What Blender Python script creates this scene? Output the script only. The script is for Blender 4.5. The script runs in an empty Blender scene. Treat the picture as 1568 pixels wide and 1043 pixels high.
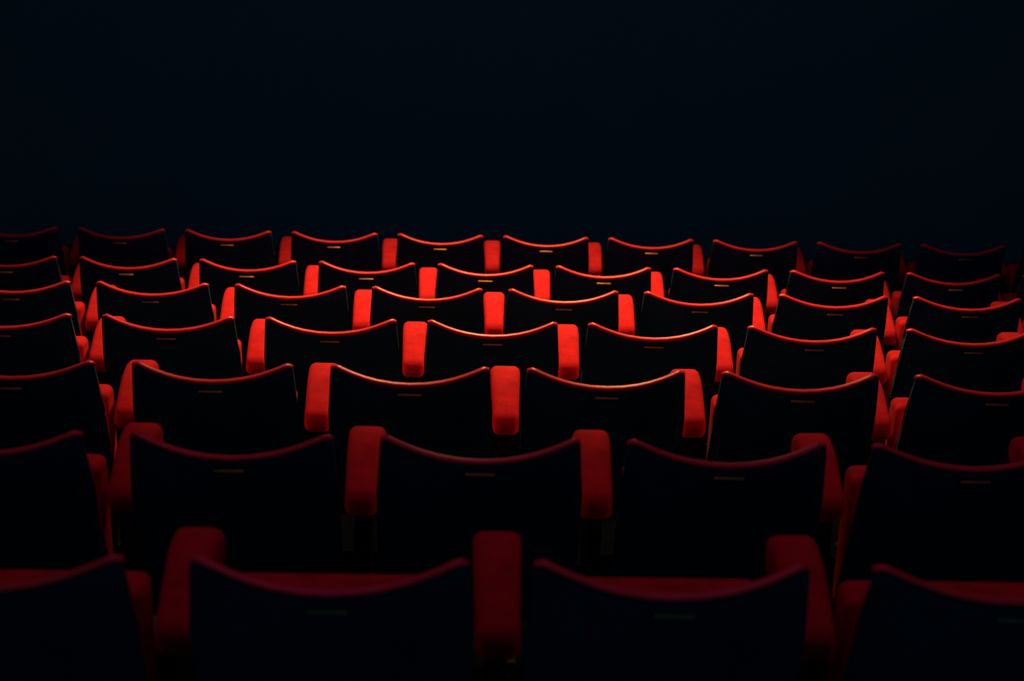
import bpy, bmesh, math, random
from mathutils import Matrix, Vector
random.seed(4)
sc=bpy.context.scene
sc.view_settings.view_transform='Standard'
sc.view_settings.look='None'

# ------------------------------------------------------------ layout
W=0.55                 # seat pitch
T=0.92                 # height of seat-back corners above its terrace
HW=0.2224
WING=0.035
CAMZ=1.771
ROWS=[(7.348,1.104,-0.160),(6.523,1.117,0.069),(5.638,1.065,0.377-W),(4.743,1.010,0.078),
      (3.865,0.957,-0.164),(3.022,0.910,0.029),(2.137,0.851,-0.217)]
rows=[(d-WING, CAMZ-h-T, o) for d,h,o in ROWS]     # y, floor z, x offset

# ------------------------------------------------------------ materials
def mat(name, col, rough=0.6, metal=0.0, sheen=0.0, spec=0.5, bump=None, var=0.0, vscale=20, coat=0.0):
    m=bpy.data.materials.new(name); m.use_nodes=True
    nt=m.node_tree; b=nt.nodes['Principled BSDF']
    b.inputs['Roughness'].default_value=rough
    b.inputs['Metallic'].default_value=metal
    b.inputs['Specular IOR Level'].default_value=spec
    b.inputs['Sheen Weight'].default_value=sheen
    b.inputs['Sheen Tint'].default_value=(1,.1,.08,1)
    b.inputs['Coat Weight'].default_value=coat
    tc=nt.nodes.new('ShaderNodeTexCoord')
    n=nt.nodes.new('ShaderNodeTexNoise'); n.inputs['Scale'].default_value=vscale; n.inputs['Detail'].default_value=5
    nt.links.new(tc.outputs['Object'],n.inputs['Vector'])
    r=nt.nodes.new('ShaderNodeValToRGB')
    r.color_ramp.elements[0].position=.3; r.color_ramp.elements[1].position=.7
    r.color_ramp.elements[0].color=tuple(c*(1-var) for c in col)+(1,)
    r.color_ramp.elements[1].color=tuple(min(1,c*(1+var*.3)) for c in col)+(1,)
    nt.links.new(n.outputs['Fac'],r.inputs['Fac']); nt.links.new(r.outputs['Color'],b.inputs['Base Color'])
    if bump:
        n2=nt.nodes.new('ShaderNodeTexNoise'); n2.inputs['Scale'].default_value=bump[0]; n2.inputs['Detail'].default_value=3
        nt.links.new(tc.outputs['Object'],n2.inputs['Vector'])
        bp=nt.nodes.new('ShaderNodeBump'); bp.inputs['Strength'].default_value=bump[1]; bp.inputs['Distance'].default_value=.002
        nt.links.new(n2.outputs['Fac'],bp.inputs['Height']); nt.links.new(bp.outputs['Normal'],b.inputs['Normal'])
    return m
M_red=mat('red_velvet',(0.78,0.034,0.040),rough=.9,spec=.04,bump=(380,.7),var=.28,vscale=22,sheen=.14)
M_pipe=mat('red_piping',(0.84,0.036,0.040),rough=.36,spec=.45,bump=(120,.2),var=.15,vscale=18)
M_shell=mat('dark_varnished_shell',(0.018,0.120,0.160),rough=.55,spec=.12,bump=(60,.1),var=.3,vscale=6)
M_metal=mat('black_painted_steel',(0.006,0.008,0.011),rough=.7,spec=.05,var=.2,vscale=10)
M_plate=mat('brass_plate',(0.80,0.42,0.14),rough=.45,metal=.65,var=.4,vscale=60)
M_floor=mat('dark_carpet',(0.002,0.003,0.005),rough=1.0,spec=.0,bump=(300,.5),var=.3,vscale=30)
M_wall=mat('dark_painted_wall',(0.05,0.40,0.36),rough=.95,spec=0.0,bump=(40,.1),var=.05,vscale=2)
MATS=[M_red,M_shell,M_metal,M_plate,M_pipe]

# ------------------------------------------------------------ mesh helpers
def loft(bm, rings, mi, cap=True):
    vr=[[bm.verts.new(p) for p in r] for r in rings]
    n=len(vr[0])
    for a,b in zip(vr,vr[1:]):
        for i in range(n):
            f=bm.faces.new((a[i],a[(i+1)%n],b[(i+1)%n],b[i])); f.material_index=mi; f.smooth=True
    if cap:
        for r in (vr[0],list(reversed(vr[-1]))):
            f=bm.faces.new(r); f.material_index=mi; f.smooth=True
def prism(bm, prof, x0, x1, mi, bev=0.0, seg=3, taper=None):
    t=bmesh.new()
    a=[t.verts.new((x0,y,z)) for y,z in prof]; b=[t.verts.new((x1,y,z)) for y,z in prof]
    n=len(prof)
    f0=t.faces.new(a); f1=t.faces.new(list(reversed(b)))
    for i in range(n): t.faces.new((a[i],b[i],b[(i+1)%n],a[(i+1)%n]))
    bmesh.ops.recalc_face_normals(t,faces=t.faces[:])
    if bev:
        es=list(set(list(f0.edges)+list(f1.edges)))
        bmesh.ops.bevel(t,geom=es,offset=bev,segments=seg,profile=.5,affect='EDGES',clamp_overlap=True)
    if taper:
        xm=(x0+x1)/2
        for v in t.verts: v.co.x=xm+(v.co.x-xm)*taper(v.co.y)
    for f in t.faces: f.material_index=mi; f.smooth=True
    me=bpy.data.meshes.new('tmp'); t.to_mesh(me); t.free(); bm.from_mesh(me); bpy.data.meshes.remove(me)
def rbox(bm, c, s, mi, rot=None, bev=.01, seg=3):
    t=bmesh.new(); bmesh.ops.create_cube(t,size=1)
    for v in t.verts: v.co=Vector((v.co.x*s[0],v.co.y*s[1],v.co.z*s[2]))
    if bev: bmesh.ops.bevel(t,geom=t.edges[:],offset=bev,segments=seg,profile=.5,affect='EDGES')
    m=Matrix.Translation(c)@(rot if rot else Matrix())
    for v in t.verts: v.co=m@v.co
    for f in t.faces: f.material_index=mi; f.smooth=True
    me=bpy.data.meshes.new('tmp'); t.to_mesh(me); t.free(); bm.from_mesh(me); bpy.data.meshes.remove(me)

REC=0.40; DIP=0.051
def backpt(u,off,drop,inset=0.0):
    hw=HW+min(drop,.15)*.075-inset
    corner=.012*max(0,(abs(u)-.90)/.10)**2
    top=T+.004-DIP*(1-abs(u)**2.1)-corner*(1 if drop<.1 else 0)
    k=1-min(1,max(0,drop)/.5)
    ztop=T+(top-T)*k
    y=REC*drop+WING*abs(u)**2 - .018*math.sin(math.pi*min(1,max(0,drop)/.5))
    return Vector((hw*u, y+off, ztop-drop+off*.25))

US=[-1,-.985,-.96,-.93,-.89,-.82,-.7,-.55,-.4,-.2,0,.2,.4,.55,.7,.82,.89,.93,.96,.985,1]
ARM=[(.205,-.232),(.182,-.231),(.166,-.222),(.159,-.202),(.162,-.182),(.178,-.164),(.212,-.142),(.25,-.117),(.29,-.095),
     (.33,-.082),(.365,-.075),(.392,-.075),(.410,-.083),(.420,-.100),(.420,-.125),(.408,-.150),(.38,-.163),(.33,-.172),(.28,-.192),(.240,-.220)]
def arm(bm,x):
    prism(bm,[(y,T+z) for y,z in ARM],x-.0455,x+.0455,0,bev=.020,seg=5,taper=lambda y:.82+.18*min(1,max(0,(y-.16)/.22)))
    prism(bm,[(.195,T-.225),(.24,T-.210),(.30,T-.175),(.375,T-.155),(.37,T-.30),(.34,.45),(.33,.03),(.36,.0),(.12,.0),(.16,.03),(.19,.40),(.195,.60)],
          x-.018,x+.018,2,bev=.005,seg=2)
    rbox(bm,(x,.24,.006),(.09,.32,.012),2,bev=.004,seg=1)
def build(both):
    bm=bmesh.new()
    ds=[.5,.44,.36,.28,.2,.14,.09,.05,.025]
    rings=[]
    for u in US:
        pr=[(0,d) for d in ds]+[(0,.008),(.002,.003),(.006,.002),(.010,.003)]+[(.012,d) for d in reversed(ds)]
        rings.append([backpt(u,o,d) for o,d in pr])
    loft(bm,rings,1)
    rings=[]
    for u in US:
        r=[]
        for k in range(12):
            a=2*math.pi*k/12
            e=1 if abs(u)<.95 else .8
            r.append(backpt(u,.011+.0120*e*math.cos(a),-.001-.0075*e*math.sin(a)))
        rings.append(r)
    loft(bm,rings,4)
    rings=[]
    for u in US:
        e=max(0.0,1-abs(u)**6)**.5
        def th(x): return .012+max(0,x-.012)*(.35+.65*e)
        pr=[(.0125,d) for d in ds]+[(.013,.008)]
        fr=[(.018,.002),(.024,.004),(.030,.012),(.038,.026),(.047,.045),(.055,.09),(.062,.16),(.068,.24),(.07,.32),(.066,.4),(.055,.46),(.03,.5)]
        rings.append([backpt(u,o,d,.004) for o,d in pr]+[backpt(u,th(o),d,.004) for o,d in fr])
    loft(bm,rings,0)
    # slim number plate in a small holder under the rail
    c=backpt(0,-.010,.019); tilt=Matrix.Rotation(-.5,4,'X')
    rbox(bm,c,(.066,.003,.0065),3,rot=tilt,bev=.0008,seg=2)
    rbox(bm,backpt(0,-.004,.023),(.070,.014,.007),2,rot=Matrix.Rotation(.25,4,'X'),bev=.002,seg=2)
    rot=Matrix.Rotation(math.radians(6),4,'X')
    rbox(bm,(0,.315,T-.138-.19),(.400,.095,.38),0,rot=rot,bev=.022,seg=5)
    rbox(bm,(0,.368,T-.138-.20),(.385,.02,.32),1,rot=rot,bev=.006,seg=2)
    t=[]
    for x in (-.258,.258):
        t.append([Vector((x,.27+.016*math.cos(a*math.pi/6),.42+.016*math.sin(a*math.pi/6))) for a in range(12)])
    loft(bm,t,2)
    for sx in (-.15,.15):
        prism(bm,[(.20,.47),(.29,.45),(.29,.40),(.25,.39),(.20,.41)],sx-.01,sx+.01,2,bev=.003,seg=1)
    arm(bm,W/2)
    if both: arm(bm,-W/2)
    bmesh.ops.recalc_face_normals(bm,faces=bm.faces[:])
    me=bpy.data.meshes.new('cinema_seat_mesh'); bm.to_mesh(me); bm.free()
    for m in MATS: me.materials.append(m)
    return me
ME=build(False); ME_END=build(True)
K0,K1=-7,7
for (y,z,o) in rows:
    for k in range(K0,K1+1):
        ob=bpy.data.objects.new('cinema_seat',ME_END if k==K0 else ME)
        ob.location=(o+k*W,y,z); bpy.context.collection.objects.link(ob)

# ------------------------------------------------------------ room
XW=5.6; YF=12.5; YB=-4.0; ZC=5.8
def mesh_obj(name,verts,faces,m):
    me=bpy.data.meshes.new(name); me.from_pydata(verts,[],faces); me.materials.append(m)
    ob=bpy.data.objects.new(name,me); bpy.context.collection.objects.link(ob); return ob
prof=[]
near=sorted(rows)
prof.append((YB,near[0][1]))
for a,b in zip(near,near[1:]):
    ye=b[0]-.12
    prof.append((ye,a[1])); prof.append((ye,b[1]))
prof.append((YF,near[-1][1]))
V=[];Fc=[]
for y,z in prof: V+=[(-XW,y,z),(XW,y,z)]
for i in range(len(prof)-1): Fc.append((2*i,2*i+1,2*i+3,2*i+2))
mesh_obj('floor',V,Fc,M_floor)
zb=-.5
def slab(name,x0,x1,y0,y1,z0,z1,m):
    v=[(x,y,z) for x in (x0,x1) for y in (y0,y1) for z in (z0,z1)]
    f=[(0,1,3,2),(4,6,7,5),(0,4,5,1),(2,3,7,6),(0,2,6,4),(1,5,7,3)]
    return mesh_obj(name,v,f,m)
slab('wall_front',-XW,XW,YF,YF+.2,zb,ZC,M_wall)
slab('wall_left',-XW-.2,-XW,YB,YF,zb,ZC,M_wall)
slab('wall_right',XW,XW+.2,YB,YF,zb,ZC,M_wall)

# ------------------------------------------------------------ light
w=bpy.data.worlds.new('world'); sc.world=w; w.use_nodes=True
bg=w.node_tree.nodes['Background']; bg.inputs['Color'].default_value=(.04,.50,1,1); bg.inputs['Strength'].default_value=.037
def spot(name,loc,target,power,col,ang,blend,size):
    l=bpy.data.lights.new(name,'SPOT'); l.energy=power; l.color=col; l.spot_size=math.radians(ang); l.spot_blend=blend; l.shadow_soft_size=size
    o=bpy.data.objects.new(name,l); bpy.context.collection.objects.link(o); o.location=loc
    o.rotation_euler=(Vector(target)-Vector(loc)).to_track_quat('-Z','Y').to_euler()
spot('ceiling_spotlight',(.3,6.7,5.4),(.15,5.84,.8),1650,(1,.50,.20),58,.94,.12)
spot('glint_spot',(.9,10.8,4.3),(.35,5.6,.8),400,(1,.5,.15),23,1.0,.10)  # added front spot, put in for gold glints on the rim piping
l=bpy.data.lights.new('red_fill','AREA'); l.energy=15; l.color=(1,.03,.34); l.size=2  # added crimson fill, lifts the dim rows outside the spot; no real fixture
o=bpy.data.objects.new('red_fill',l); bpy.context.collection.objects.link(o); o.location=(0,3.7,5.4)

# ------------------------------------------------------------ camera
yaw,pitch,roll=0.0307,math.radians(12.7),0.0245
Fw=Vector((math.sin(yaw)*math.cos(pitch),math.cos(yaw)*math.cos(pitch),-math.sin(pitch)))
R0=Vector((math.cos(yaw),-math.sin(yaw),0)); U0=R0.cross(Fw)
R=math.cos(roll)*R0+math.sin(roll)*U0; U=-math.sin(roll)*R0+math.cos(roll)*U0
cd=bpy.data.cameras.new("camera");c=bpy.data.objects.new("camera",cd);bpy.context.collection.objects.link(c)
c.matrix_world=Matrix(((R[0],U[0],-Fw[0],0),(R[1],U[1],-Fw[1],0),(R[2],U[2],-Fw[2],CAMZ),(0,0,0,1)))
cd.lens=50; cd.sensor_width=36
cd.dof.use_dof=True; cd.dof.focus_distance=4.9; cd.dof.aperture_fstop=2.8
sc.camera=c
